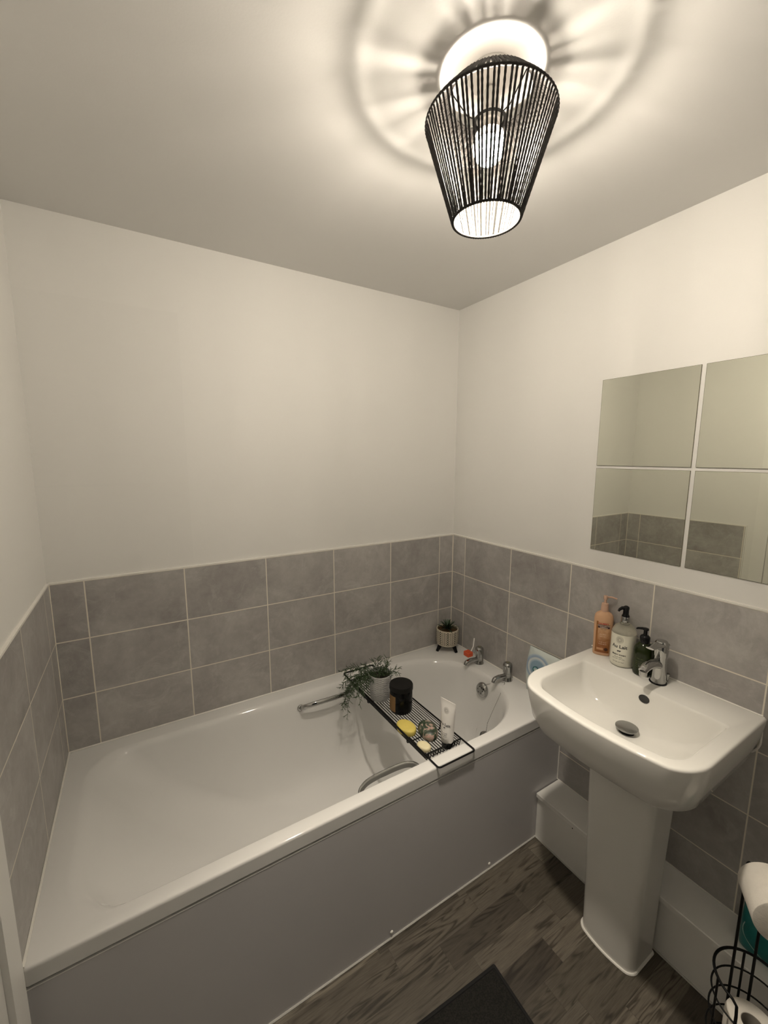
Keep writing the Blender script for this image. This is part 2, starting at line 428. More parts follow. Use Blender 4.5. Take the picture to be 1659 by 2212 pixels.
# ================================================================== BATH
bath = thing('bathtub', 'long white built-in bathtub with a plain panel, along the tiled back wall', 'bathtub', (-.85, -.35, 0))
def bring(z, x0, x1, y0, y1, rl, rr_):
    return [(x, y, z) for x, y in rrect(x0, x1, y0, y1, 0, 14, [(rr_[0], rr_[1]), (rl[0], rl[1]), (rl[0], rl[1]), (rr_[0], rr_[1])], sub=8)]
X0, X1, Y0, Y1 = WX+.0015, -.0015, -.7105, -.0015
rings = [bring(.503, X0+.006, X1-.006, Y0+.006, Y1-.006, (.006, .006), (.006, .006)),
         bring(.503, X0, X1, Y0, Y1, (.008, .008), (.008, .008)),
         bring(.5055, X0, X1, Y0, Y1, (.008, .008), (.008, .008)),
         bring(.5375, X0, X1, Y0, Y1, (.008, .008), (.008, .008)),
         bring(.5400, X0, X1, Y0, Y1, (.008, .008), (.008, .008)),
         bring(.5432, X0+.001, X1-.001, Y0+.0012, Y1-.001, (.009, .009), (.009, .009)),
         bring(.5450, X0+.002, X1-.002, Y0+.0032, Y1-.003, (.01, .01), (.01, .01)),
         bring(.5455, X0+.005, X1-.005, Y0+.0065, Y1-.005, (.01, .01), (.01, .01)),
         bring(.5455, X0+.007, X1-.007, Y0+.0095, Y1-.007, (.01, .01), (.01, .01)),
         bring(.5455, -1.650, -.088, -.671, -.060, (.11, .13), (.30, .29)),
         bring(.5435, -1.640, -.093, -.667, -.066, (.11, .13), (.30, .285)),
         bring(.537, -1.628, -.099, -.662, -.074, (.12, .13), (.30, .28)),
         bring(.525, -1.614, -.104, -.658, -.081, (.12, .13), (.30, .28)),
         bring(.500, -1.594, -.109, -.654, -.087, (.12, .13), (.30, .275)),
         bring(.440, -1.545, -.118, -.645, -.097, (.12, .13), (.29, .27)),
         bring(.360, -1.47, -.130, -.632, -.112, (.12, .14), (.28, .26)),
         bring(.290, -1.39, -.145, -.619, -.127, (.13, .14), (.26, .245)),
         bring(.240, -1.325, -.162, -.603, -.145, (.14, .15), (.25, .23)),
         bring(.205, -1.26, -.185, -.583, -.167, (.15, .15), (.235, .21)),
         bring(.184, -1.20, -.210, -.561, -.190, (.15, .145), (.22, .185)),
         bring(.171, -1.13, -.245, -.534, -.218, (.15, .135), (.20, .155)),
         bring(.163, -1.05, -.290, -.503, -.250, (.13, .12), (.17, .125)),
         bring(.160, -.98, -.36, -.46, -.29, (.08, .08), (.10, .08)),
         bring(.159, -.90, -.45, -.41, -.34, (.03, .03), (.03, .03))]
MB().loft(rings, 0, False, True).build('tub', M_acryl, bath, 60)
# hidden drop of the panel side
pn = MB(); pn.box(WX+.002, -.002, -.7085, -.690, .0, .494)
panel = pn.build('panel', M_panel, bath, 0)
MB().box(WX+.002, -.002, -.7092, -.704, .4925, .4950).build('panel_lip', M_gloss, panel, 0)
MB().box(WX+.006, -.006, -.699, -.687, .4955, .5025).build('gap_shade_strip', M_dark, bath, 0)  # black strip stands in for the shade between rim and panel
for xx in (-.83, -.39):
    MB().lathe([(.0055, 0), (.0052, .0018), (.0035, .0035), (.0008, .0042)], (xx, -.7085, .022), 14, rot=Matrix.Rotation(PI/2, 3, 'X')).build('screw_cap', M_seal, panel)
# grips
def grip(sy, yb, dz, name='grip'):
    m = MB(); s = sy
    pts = [(-.905, yb, .468), (-.898, yb+s*.030, .486), (-.870, yb+s*.045, .496), (-.83, yb+s*.050, .499), (-.785, yb+s*.051, .499), (-.74, yb+s*.050, .499), (-.700, yb+s*.045, .496), (-.672, yb+s*.030, .486), (-.665, yb, .468)]
    pp = []
    for i in range(len(pts)-1):
        a, b_ = Vector(pts[i]), Vector(pts[i+1])
        p0 = Vector(pts[max(i-1, 0)]); p3 = Vector(pts[min(i+2, len(pts)-1)])
        for k in range(5):
            t = k/5; pp.append(.5*((2*a)+(-p0+b_)*t+(2*p0-5*a+4*b_-p3)*t*t+(-p0+3*a-3*b_+p3)*t**3))
    pp.append(Vector(pts[-1]))
    m.tube([p+Vector((0, 0, dz)) for p in pp], .0055, 12, flat=1.9, upv=(0, .35, 1))
    for x in (-.905, -.665): m.sphere((x, yb, .468+dz), .015, 16, 10, sc=(1, .6, 1))
    return m.build(name, M_chrome, bath, 60, 'chrome grip bar on the inside of the bathtub')
grip(-1, -.090, .024); grip(+1, -.652, .006)
# overflow plate with holes, chain, plug
ov = Vector((-.122, -.372, .478)); on = Vector((-.97, -.02, .24)).normalized()
q = on.to_track_quat('Z', 'Y').to_matrix()
plate = MB().lathe([(.0001, .012), (.010, .012), (.022, .010), (.030, .006), (.0335, 0), (.0335, -.006)], ov, 32, rot=q).build('overflow_plate', M_chrome, bath, 50, 'round chrome overflow plate with dark holes')
hl = MB()
for k in range(6):
    a = 2*PI*k/6; hl.lathe([(.0042, 0), (.0042, .0135)], ov+q @ Vector((.0125*math.cos(a), .0125*math.sin(a), -.002)), 12, rot=q)
hl.lathe([(.0035, 0), (.0035, .0125)], ov+q @ Vector((0, 0, -.002)), 12, rot=q)
hl.build('drain_holes', M_dark, plate, 30)
ch = MB()
path = bez((-.078, -.468, .549), (-.11, -.49, .54), (-.16, -.50, .50), (-.30, -.585, .50), 40)+bez((-.30, -.585, .50), (-.32, -.60, .495), (-.325, -.605, .49), (-.332, -.61, .492), 5)
for i in range(0, len(path)): ch.sphere(path[i], .0016, 6, 4)
ch.tube(path, .0008, 5)
ch.tube(bez((-.118, -.381, .505), (-.10, -.42, .53), (-.09, -.45, .545), (-.078, -.468, .549), 10), .0011, 5)
ch.build('plug_chain', M_chrome, bath, 60, 'thin chain running over the right end of the tub')
pg = MB(); pg.lathe([(.019, 0), (.022, .004), (.021, .010), (.014, .012)], (-.362, -.628, .488), 20, rot=Matrix.Rotation(.9, 3, 'X'))
pg.lathe([(.006, 0), (.006, .012), (.004, .016)], (-.362, -.622, .497), 12, rot=Matrix.Rotation(.9, 3, 'X'))
pg.build('plug', M_chrome, bath)
def bath_tap(y, label):
    x = -.045
    t = MB().lathe([(.0235, 0), (.0235, .004), (.0205, .008), (.0195, .030), (.0195, .036)], (x, y, .5455), 28).build('tap', M_chrome, bath, 40, label)
    MB().lathe([(.0195, .036), (.0212, .038), (.0212, .070), (.0195, .078), (.014, .083), (.001, .084)], (x, y, .5455), 28).build('tap_handle', M_chrome, t, 40)
    MB().lathe([(.0085, 0), (.0085, .002)], (x, y, .6288), 16).build('temperature_dot', M_edge, t)
    s = MB()
    s.tube(round_path([(x-.008, y, .568), (x-.055, y, .574), (x-.082, y, .571), (x-.088, y, .557)], .008), .0105, 12, rr=None)
    s.build('spout', M_chrome, t, 50)
bath_tap(-.270, 'chrome bath tap nearer the corner')
bath_tap(-.452, 'chrome bath tap nearer the basin')

# ================================================================== WASHBASIN
SY = -1.064
basin = thing('washbasin', 'white ceramic washbasin on a full pedestal against the right-hand tiled wall', 'washbasin', (-.2, SY, 0))
def sring(z, xf, xb, hw, rf, rb, bulge=.0, dy=0, n=12):
    """basin ring: front at xf (bulging by `bulge`), back at xb, half width hw; rf: (rx,ry) bath side, other side a little tighter"""
    q = .80 if hw > .1 else 1
    pts = rrect(xf, xb, SY+dy-hw, SY+dy+hw, 0, 10, [(rb, rb), (rf[0], rf[1]), (rf[0]*q, rf[1]*q), (rb, rb)], sub=10)
    out = []
    for x, y in pts:
        t = (x-xb)/(xf-xb)
        k = max(0, 1-((y-SY-dy)/hw)**2)
        out.append((x-bulge*(t**2)*k, y, z))
    return out
ZB = .850
D1 = -.0075
R = [sring(ZB-.184, -.300, -.02, .135, (.08, .07), .004, .014, -.006),
     sring(ZB-.181, -.338, -.006, .178, (.09, .08), .004, .018, -.006),
     sring(ZB-.168, -.366, -.001, .209, (.10, .085), .004, .024, -.005),
     sring(ZB-.145, -.387, -.001, .227, (.10, .08), .004, .029, -.004),
     sring(ZB-.105, -.403, -.001, .239, (.10, .078), .004, .033, -.003),
     sring(ZB-.06, -.413, -.001, .2460, (.10, .076), .004, .036, D1),
     sring(ZB-.020, -.4185, -.001, .2515, (.10, .075), .003, .038, D1),
     sring(ZB-.0085, -.4193, -.001, .2523, (.10, .075), .003, .038, D1),
     sring(ZB-.006, -.4195, -.001, .2525, (.10, .075), .003, .038, D1),
     sring(ZB-.0025, -.4185, -.002, .2518, (.10, .074), .003, .038, D1),
     sring(ZB-.0006, -.4155, -.003, .2495, (.099, .073), .003, .038, D1),
     sring(ZB, -.412, -.004, .2465, (.098, .072), .003, .038, D1),
     sring(ZB, -.410, -.006, .2445, (.097, .071), .003, .038, D1),
     sring(ZB, -.399, -.128, .213, (.068, .050), .012, .031, -.010),
     sring(ZB-.0015, -.3955, -.1305, .2095, (.067, .050), .012, .031, -.010),
     sring(ZB-.006, -.392, -.1335, .2065, (.066, .050), .012, .031, -.010),
     sring(ZB-.020, -.387, -.1365, .203, (.066, .050), .014, .030, -.010),
     sring(ZB-.045, -.372, -.1405, .196, (.075, .056), .018, .029, -.008),
     sring(ZB-.075, -.350, -.1455, .184, (.070, .060), .026, .022, -.006),
     sring(ZB-.100, -.318, -.152, .160, (.060, .065), .034, .015, -.004),
     sring(ZB-.116, -.280, -.160, .120, (.05, .06), .04, .01),
     sring(ZB-.124, -.240, -.172, .07, (.03, .04), .02, .005),
     sring(ZB-.126, -.222, -.188, .02, (.012, .012), .012, .0)]
bowl = MB().loft(R, 0, True, True).build('basin', M_ceramic, basin, 60)
# pedestal
def pring(z, xf, xb, hw, r, bulge, dy=0):
    pts = rrect(xf, xb, SY-.024+dy-hw, SY-.024+dy+hw, 0, 8, [(.006, .006), (r, r), (r, r), (.006, .006)], sub=8)
    return [(x-bulge*max(0, 1-((y-SY+.024-dy)/hw)**2)*((x-xb)/(xf-xb))**2, y, z) for x, y in pts]
P = []
for k in range(13):
    t = k/12; z = .0+.69*t
    hw = .085+.018*t**1.3
    P.append(pring(z, -.262-.012*t, -.1405, hw, .022, .013))
MB().loft(P).build('pedestal', M_ceramic, basin, 50)
struct(MB().tube([(x, y, .002) for x, y, z in pring(0, -.264, -.1405, .087, .022, .013)], .0042, 6, closed=True).build('trim_12', M_seal))
# upper back of the pedestal, between boxing and wall
# waste
wst = MB().lathe([(.0215, 0), (.0215, .003), (.012, .004), (.012, .012)], (-.205, SY, .7245), 24).build('waste', M_dark, basin)
MB().lathe([(.030, 0), (.0315, .002), (.0315, .004), (.028, .0058), (.001, .0072)], (-.205, SY, .737), 32).build('pop_up_plug', M_chrome_d, wst, 40, 'round dull metal waste plug')
MB().lathe([(.0001, .0), (.0125, .0), (.0145, .0012), (.0155, .0006), (.0155, -.004)], (-.1398, -1.074, .817), 24, rot=Matrix.Rotation(-PI/2+.12, 3, 'Y'), sx=.8).build('overflow_hole', [simple('overflow dark', (.05, .05, .05), .3, .6)], basin, 40, 'dark oval overflow opening')
# basin mixer tap
tx, ty = -.062, -1.074
tap = MB().lathe([(.0245, 0), (.0248, .0025), (.0235, .0035)], (tx, ty, ZB), 32).build('mixer_tap', M_black, basin, 40, 'chrome single-lever mixer tap')
MB().lathe([(.0215, .0035), (.0215, .006), (.0205, .030), (.0190, .060), (.0188, .086), (.0196, .090)], (tx, ty, ZB), 32).build('tap_body', M_chrome, tap, 40)
sp_ = MB(); sp_.tube(bez((tx+.004, ty, ZB+.060), (tx-.04, ty, ZB+.078), (tx-.075, ty, ZB+.084), (tx-.104, ty, ZB+.066), 12), .014, 14, rr=[.0165-.004*k/12 for k in range(13)], flat=.8)
sp_.lathe([(.0105, 0), (.0110, .002), (.0110, .016)], (tx-.098, ty, ZB+.050), 18)
sp_.build('spout', M_chrome, tap, 50)
lv = MB()
lv.lathe([(.0196, .090), (.0205, .093), (.0212, .112), (.0200, .130), (.0150, .139), (.001, .141)], (tx, ty, ZB), 30)
lr = []
for k in range(9):
    t = k/8; x = tx+.012-.085*t; hw = .019-.007*t; zc = ZB+.128+.004*t; th = .0085-.0055*t
    lr.append([(x, ty+hw*math.cos(a), zc+th*math.sin(a)) for a in [2*PI*i/14 for i in range(14)]])
lv.loft(lr); lv.build('lever', M_chrome, tap, 50)
MB().lathe([(.004, 0), (.0045, .02), (.007, .022), (.007, .026)], (-.032, ty-.012, ZB), 12).build('chain_stay', M_chrome, basin)
ws = MB().tube([(-.0015, SY-.251, ZB+.0005), (-.0015, SY+.251, ZB+.0005)], .0026, 6)
ws.tube(round_path([(-.0015, SY-.252, ZB-.001), (-.0015, SY-.254, ZB-.09), (-.0015, SY-.238, ZB-.118), (-.0015, SY-.20, ZB-.15)], .02), .0026, 6)
struct(ws.build('trim_13', M_seal))

# ================================================================== MIRRORS
MY, MZ = -.7742, 1.2193
mir = [('upper', 'left', 0, 1), ('upper', 'right', 1, 1), ('lower', 'left', 0, 0), ('lower', 'right', 1, 0)]
labs = {'upper left': 'frameless square wall mirror, upper one nearer the room corner, reflecting plain wall',
        'upper right': 'frameless square wall mirror, upper one cut off by the right photo edge',
        'lower left': 'frameless square wall mirror, lower one nearer the corner, reflecting tiles in a corner',
        'lower right': 'frameless square wall mirror, lower one at the right photo edge'}
for vv, hh, i, j in mir:
    y1 = MY-i*.3121; y0 = y1-.3; z0 = MZ+j*.3096; z1 = z0+.3
    m = MB().box(.0033, .006, y0, y1, z0, z1, 1); 
    m.add([(.0031, y0+.001, z0+.001), (.0031, y1-.001, z0+.001), (.0031, y1-.001, z1-.001), (.0031, y0+.001, z1-.001)], [(0, 1, 2, 3)], 0)
    tag(m.build('mirror', [M_mirror, M_edge], None, 0), labs[vv+' '+hh], 'mirror', 'four square mirrors in a grid')

# ================================================================== CEILING LIGHT
LX, LY = -.80, -1.0
lamp = thing('ceiling_light', 'ceiling light with a black corded basket shade and a glowing bulb', 'ceiling light', (LX, LY, CEIL))
MB().lathe([(.0435, 0), (.0435, -.004), (.040, -.010), (.030, -.016), (.012, -.020), (.001, -.020)][::-1], (LX, LY, CEIL), 40).build('ceiling_rose', M_gloss, lamp, 40)
MB().tube([(LX, LY, CEIL-.018), (LX, LY, 2.25)], .0035, 8).build('flex', M_gloss, lamp)
MB().lathe([(.008, 2.258), (.013, 2.254), (.0165, 2.240), (.0185, 2.222), (.0205, 2.206), (.0205, 2.200), (.015, 2.198)][::-1], (LX, LY, 0), 32).build('lamp_holder', M_gloss, lamp, 40)
bulb = MB().lathe([(.013, 2.2075), (.0155, 2.200), (.021, 2.190), (.0265, 2.180)][::-1], (LX, LY, 0), 32, cap=False).build('bulb_neck', M_gloss, lamp, 40, 'pale unlit neck of the bulb')
globe = [(.0012, 2.1275)]
for k in range(1, 13):
    a = PI/2*k/12; globe.append((.0305*math.sin(a), 2.159-.0315*math.cos(a)))
globe += [(.0303, 2.165), (.0293, 2.172), (.0265, 2.1798)]
MB().lathe(globe, (LX, LY, 0), 32, cap=True).build('light_bulb', bulb_mat(), lamp, 60, 'round glowing bulb')
# shade: rings, spokes, cords
WZ, WR, BZ, BR, TZ, TR = 2.200, .1225, 2.028, .0665, 2.244, .080
def wrap_ring(R_, Z, name, turns=160, rr=.0030):
    m = MB(); pts = []; 
    n = 240
    m.tube([(LX+R_*math.cos(2*PI*k/n), LY+R_*math.sin(2*PI*k/n), Z) for k in range(n)], rr, 7, closed=True, rr=[rr*(1+.16*math.sin(2*PI*k/n*turns/2)) for k in range(n)])
    return m.build(name, M_cord, lamp, 60)
wrap_ring(WR, WZ, 'shade_ring'); wrap_ring(BR, BZ, 'shade_ring', rr=.0027); wrap_ring(TR, TZ, 'shade_ring', rr=.0027)
fr = MB()
fr.tube([(LX+.029*math.cos(2*PI*k/32), LY+.029*math.sin(2*PI*k/32), 2.203) for k in range(32)], .0024, 8, closed=True, flat=1.8)
for k in range(3):
    a = 2*PI*k/3+2.75
    c_, s_ = math.cos(a), math.sin(a)
    fr.tube([(LX+.029*c_, LY+.029*s_, 2.203), (LX+.045*c_, LY+.045*s_, 2.206), (LX+TR*c_, LY+TR*s_, TZ)], .0013, 6)
fr.build('shade_carrier', M_wire, lamp, 60)
cords = MB(); NC = 82
for k in range(NC):
    a0 = 2*PI*(k+random.uniform(-.18, .18))/NC; da = random.uniform(-.012, .012)
    path = []; rr = []
    for i in range(5):
        t = i/5; a = a0-.02*(1-t)
        rad = TR+(WR-TR)*t; zz = TZ+(WZ-TZ)*t
        path.append((LX+(rad+.001)*math.cos(a), LY+(rad+.001)*math.sin(a), zz)); rr.append((.0031+.0002*t)*(1+.10*math.sin(i*2.1)))
    for i in range(37):
        t = i/36; a = a0+da*t
        rad = WR+(BR-WR)*t+.0008; zz = WZ+(BZ-WZ)*t
        path.append((LX+rad*math.cos(a), LY+rad*math.sin(a), zz)); rr.append((.0023+.0001*t)*(1+.14*math.sin(i*2.6+k)))
    cords.tube(path, .0017, 6, rr=rr)
cords.build('shade_cords', M_cord, lamp, 80, 'black twisted cords of the shade')

# ================================================================== CADDY
cad = thing('bath_caddy', 'black wire bath caddy laid across the tub', 'bath caddy', (-.585, -.37, .55))
ZC = .5487
def cx(y, s):   # frame sides; s=0 left, 1 right
    t = (y+.02)/(-.70); return (-.669+.012*t) if s == 0 else (-.513+.017*t)
FRr = .0032
f = MB().tube(round_path([(cx(-.02, 0), -.02, ZC), (cx(-.02, 1), -.02, ZC), (cx(-.72, 1), -.72, ZC), (cx(-.72, 0), -.72, ZC)], .012, 5, True), FRr, 8, closed=True)
f.build('frame', M_wire, cad, 60)
Ya, Yb = -.092, -.648; ZF = .5225
wires = MB()
NW = 13
for k in range(NW):
    t = (k+.5)/NW
    xa = cx(Ya, 0)+(.010)+t*(cx(Ya, 1)-cx(Ya, 0)-.02); xb = cx(Yb, 0)+.010+t*(cx(Yb, 1)-cx(Yb, 0)-.02)
    p = round_path([(xa, Ya, ZC), (xa, Ya-.006, ZF), (xb, Yb+.006, ZF), (xb, Yb, ZC)], .004, 3)
    wires.tube(p, .0018, 6)
wires.build('basket_wires', M_wire, cad, 60)
sw = MB()
for s, sg in ((0, 1), (1, -1)):
    for zz, off in ((.541, .002), (.533, .004), (.5255, .007)):
        sw.tube([(cx(Ya, s)+sg*off, Ya-.003, zz), (cx(Yb, s)+sg*off, Yb+.003, zz)], .0014, 6)
sw.build('side_wires', M_wire, cad, 60)
cr_ = MB()
for yy in (-.245, -.535):
    cr_.tube(round_path([(cx(yy, 0), yy, ZC), (cx(yy, 0)+.004, yy, ZF-.003), (cx(yy, 1)-.004, yy, ZF-.003), (cx(yy, 1), yy, ZC)], .005, 3), .0022, 6)
    cr_.build('cross_bar', M_wire, cad, 60); cr_ = MB()
for yy in (Ya, Yb):
    cr_.tube([(cx(yy, 0), yy, ZC), (cx(yy, 1), yy, ZC)], .0024, 6)
    cr_.build('end_rail', M_wire, cad, 60); cr_ = MB()
zig = []
for k in range(23):
    t = k/22; zig.append((cx(Yb, 0)+t*(cx(Yb, 1)-cx(Yb, 0)), Yb+.001, ZC if k % 2 == 0 else ZF+.003))
cr_.tube(zig, .0014, 6)
cr_.build('zigzag_wire', M_wire, cad, 60)
ZT = ZF+.0022     # where things stand

# textured pot with trailing plant
def bump_mat(name, col, rough, fn_scale):
    m, nt, b = new_mat(name); v = objvec(nt)
    sp = N(nt, 'ShaderNodeSeparateXYZ'); nt.links.new(v, sp.inputs[0])
    ang = math_(nt, 'MULTIPLY', math_(nt, 'ARCTAN2', sp.outputs[1], sp.outputs[0]), fn_scale/2.0)
    zz = math_(nt, 'MULTIPLY', sp.outputs[2], 26*fn_scale)
    a = math_(nt, 'ABSOLUTE', math_(nt, 'SINE', math_(nt, 'ADD', ang, zz)))
    c = math_(nt, 'ABSOLUTE', math_(nt, 'SINE', math_(nt, 'SUBTRACT', ang, zz)))
    h = math_(nt, 'MINIMUM', a, c)
    nt.links.new(ramp(nt, h, [(0, tuple(x*1.12 for x in col)), (.3, tuple(x*.93 for x in col))]), b.inputs['Base Color'])
    b.inputs['Roughness'].default_value = rough
    bump(nt, b, math_(nt, 'SUBTRACT', 1, h), .5, .002)
    return m
px, py = -.600, -.243
plant = thing('potted_plant', 'trailing green plant in a textured grey-white pot at the wall end of the bath caddy', 'potted plant', (px, py, ZT))
MB().lathe([(.038, 0), (.0415, .004), (.0455, .055), (.0510, .110), (.0510, .116), (.0478, .116), (.0465, .095)], (px, py, ZT), 44).build('pot', bump_mat('lattice pot glaze', (.50, .50, .49), .5, 12), plant, 50)
MB().lathe([(.0464, .096), (.020, .098), (.001, .099)], (px, py, ZT), 30, cap=True).build('soil', simple('dark soil', (.02, .014, .01), .95, var=.4, scale=200, bmp=.5), plant)
M_leaf = simple('rosemary green', (.040, .070, .028), .6, var=.35, scale=120)
fol = MB()
def sprig(p0, d0, L, droop, nseg=12, r=.0011):
    p = Vector(p0); d = Vector(d0).normalized(); pts = [p.copy()]
    for i in range(nseg):
        d = (d+Vector((random.uniform(-.12, .12), random.uniform(-.12, .12), -droop+random.uniform(-.05, .05)))).normalized()
        p = p+d*L/nseg; pts.append(p.copy())
    fol.tube(pts, r, 5, rr=[r*(1.1-.5*i/nseg) for i in range(nseg+1)])
    for i in range(2, nseg+1):
        for s in range(2):
            ax = pts[i]-pts[i-1]; ax.normalize()
            side = ax.orthogonal(); side.rotate(Matrix.Rotation(random.uniform(0, 2*PI), 3, ax))
            dd = (side*.8+ax*.75).normalized(); l = random.uniform(.014, .026)
            q0 = pts[i]-(pts[i]-pts[i-1])*random.random(); q1 = q0+dd*l*.6; q2 = q0+dd*l+Vector((0, 0, .3*l*random.uniform(-.6, 1)))
            fol.tube([q0, q1, q2], .0009, 4, rr=[.0009, .0012, .0003])
            if random.random() < .4:
                e = (dd+side.cross(ax)*.9).normalized(); fol.tube([q1, q1+e*l*.5], .0008, 4, rr=[.0009, .0003])
for k in range(15):   # trailing over the left side
    a = math.radians(random.uniform(120, 225)); rr_ = random.uniform(.01, .035)
    sprig((px+rr_*math.cos(a), py+rr_*math.sin(a), ZT+.100), (math.cos(a)*1.0, math.sin(a)*.8+.15, random.uniform(.35, 1.1)), random.uniform(.10, .17), random.uniform(.13, .20))
for k in range(5):
    a = math.radians(random.uniform(130, 175)); rr_ = .03
    sprig((px+rr_*math.cos(a), py+rr_*math.sin(a), ZT+.100), (-1, .55, random.uniform(.3, .5)), random.uniform(.19, .235), .20, 14)
for k in range(9):    # upright and to the right
    a = math.radians(random.uniform(20, 330)); rr_ = random.uniform(.0, .02)
    sprig((px+rr_*math.cos(a), py+rr_*math.sin(a), ZT+.100), (math.cos(a)*.6-.1, math.sin(a)*.6, 1), random.uniform(.055, .085), .05, 8)
for k in range(2):
    sprig((px+.005, py-.01, ZT+.100), (.5+.2*k, -.75, .75), .095, .04, 9)
fol.build('foliage', M_leaf, plant, 60)

# black candle jar
kx, ky = -.569, -.361
can = thing('candle', 'black lidded candle jar with a brown label, standing on the bath caddy', 'candle', (kx, ky, ZT))
MB().lathe([(.041, 0), (.0450, .003), (.0465, .010), (.0465, .096), (.045, .098)], (kx, ky, ZT), 48).build('jar', simple('black glass', (.004, .004, .004), .15, **{'Specular IOR Level': .25}), can, 50)
MB().lathe([(.046, .095), (.0485, .0965), (.0485, .112), (.0465, .116), (.001, .1165)], (kx, ky, ZT), 48).build('lid', simple('black lid', (.006, .0055, .005), .5, **{'Specular IOR Level': .25}), can, 40)
def cyl_patch(c, r, z0, z1, a0, a1, n=16, zn=1):
    m = MB(); vs = []; 
    for j in range(zn+1):
        for i in range(n+1):
            a = a0+(a1-a0)*i/n; vs.append((c[0]+r*math.cos(a), c[1]+r*math.sin(a), z0+(z1-z0)*j/zn))
    fs = [(j*(n+1)+i, j*(n+1)+i+1, (j+1)*(n+1)+i+1, (j+1)*(n+1)+i) for j in range(zn) for i in range(n)]
    m.add(vs, fs); return m
a_l = math.radians(172)
cl = cyl_patch((kx, ky), .0469, ZT+.012, ZT+.078, a_l-.62, a_l+.62).build('candle_label', simple('kraft label', (.26, .145, .055), .7, var=.1), can, 50, 'brown paper label')

# soaps
def soap(name, label, c, rx, ry, rz, mat, rot=0, tilt=0, e=.55):
    t = MB(); Rm = Matrix.Rotation(rot, 3, 'Z') @ Matrix.Rotation(tilt, 3, 'X')
    rings = []; n = 40; m_ = 16
    for k in range(m_+1):
        th = -PI/2+PI*k/m_; cz = math.copysign(abs(math.sin(th))**e, math.sin(th)); cr = max(abs(math.cos(th))**e, .02)
        rings.append([Vector(c)+Rm @ Vector((rx*cr*math.cos(2*PI*i/n), ry*cr*math.sin(2*PI*i/n), rz*cz)) for i in range(n)])
    t.loft(rings); return tag(t.build(name, mat, None, 60), label, 'soap')
M_yel = simple('yellow soap', (.62, .50, .12), .55, var=.06, bmp=.3, bscale=120)
M_cream = simple('cream soap', (.74, .66, .42), .55, var=.05)
def marble_mat():
    m, nt, b = new_mat('marbled soap'); v = objvec(nt)
    f = noise_(nt, 26, 3, v, .5, 1.8)
    nt.links.new(ramp(nt, f, [(.38, (.012, .022, .012)), (.47, (.045, .070, .038)), (.51, (.014, .022, .014)), (.55, (.15, .17, .12)), (.61, (.45, .27, .24)), (.68, (.22, .25, .19))]), b.inputs['Base Color'])
    b.inputs['Roughness'].default_value = .45
    return m
soap('soap_bar', 'round yellow soap bar on the bath caddy', (-.628, -.487, ZT+.0150), .032, .044, .0140, M_yel, .12, 0, .45)
soap('soap_bar', 'rounded green and pink marbled soap on the bath caddy', (-.575, -.552, ZT+.0245), .035, .050, .0240, marble_mat(), -.25, 0, .8)
soap('soap_bar', 'small cream soap piece at the front end of the bath caddy', (-.629, -.600, ZT+.0115), .021, .027, .0110, M_cream, .35, 0, .6)

# white tube
M_white = simple('white satin plastic', (.80, .78, .75), .38, var=.02)
M_ink = simple('dark ink', (.03, .03, .035), .6)
tc = Vector((-.546, -.628, ZT)); w_dir = Vector((.22, -.975, 0)).normalized(); n_dir = Vector((-w_dir.y, w_dir.x, 0)) * -1
if n_dir.dot(CAM-tc) < 0: n_dir = -n_dir
tube_ = thing('cream_tube', 'white squeeze tube standing on its black cap on the bath caddy', 'tube', tc)
def tring(z, hw, ht, n=32): return [tc+w_dir*hw*math.cos(2*PI*i/n)+n_dir*ht*math.sin(2*PI*i/n)+Vector((0, 0, z)) for i in range(n)]
MB().loft([tring(0, .0185, .0185), tring(.001, .0195, .0195), tring(.021, .0200, .0200), tring(.022, .0190, .0190)]).build('cap', M_black, tube_, 40)
tb_prof = [(.022, .0195, .0195), (.024, .0225, .0215), (.05, .0250, .0205), (.08, .0270, .0180), (.12, .0300, .0125), (.15, .0325, .0070), (.163, .0340, .0020), (.177, .0345, .0009)]
MB().loft([tring(*p) for p in tb_prof]).build('body', M_white, tube_, 50)
def on_tube(x, y, eps=.0006):
    z = y
    for (z0, a0, b0), (z1, a1, b1) in zip(tb_prof, tb_prof[1:]):
        if z0 <= z <= z1: t = (z-z0)/(z1-z0); hw = a0+(a1-a0)*t; ht = b0+(b1-b0)*t; break
    else: hw, ht = tb_prof[-1][1:]
    c = max(-.98, min(.98, x/hw)); return tc+w_dir*x*(1 if RIGHTSIDE else -1)+n_dir*(ht*math.sqrt(1-c*c)+eps)+Vector((0, 0, z))
RIGHTSIDE = w_dir.dot(right) > 0
tx_ = [text_mesh('Au Lait', .0145, lambda x, y: on_tube(x, .092+y), '', None, None, bold=.0002),
       small_print(0.026, 0.00298, lambda x, y: on_tube(x, .062+y), 3, 1),
       small_print(0.026, 0.00248, lambda x, y: on_tube(x, .055+y), 2, 2),
       small_print(0.028, 0.00211, lambda x, y: on_tube(x, .049+y), 3, 4),
       small_print(0.024, 0.00211, lambda x, y: on_tube(x, .038+y), 3, 5)]
def cow(mapf, s):
    """small cow silhouette"""
    P_ = [(-1.5, .35), (-1.35, .6), (-1.0, .62), (.75, .62), (.9, .85), (1.05, .7), (1.25, .85), (1.3, .65), (1.65, .35), (1.55, .15), (1.2, .18), (1.0, -.1), (.95, -.25), (.92, -.9), (.72, -.9), (.7, -.25), (-.7, -.2), (-.85, -.45), (-.82, -.9), (-1.05, -.9), (-1.1, -.35), (-1.2, 0), (-1.32, .3), (-1.45, -.1), (-1.55, -.1)]
    m = MB(); m.add([mapf(x*s, y*s) for x, y in P_], [tuple(range(len(P_)-1, -1, -1))]); return m
tx_.append(cow(lambda x, y: on_tube(x, .081+y, .0007), .0026))
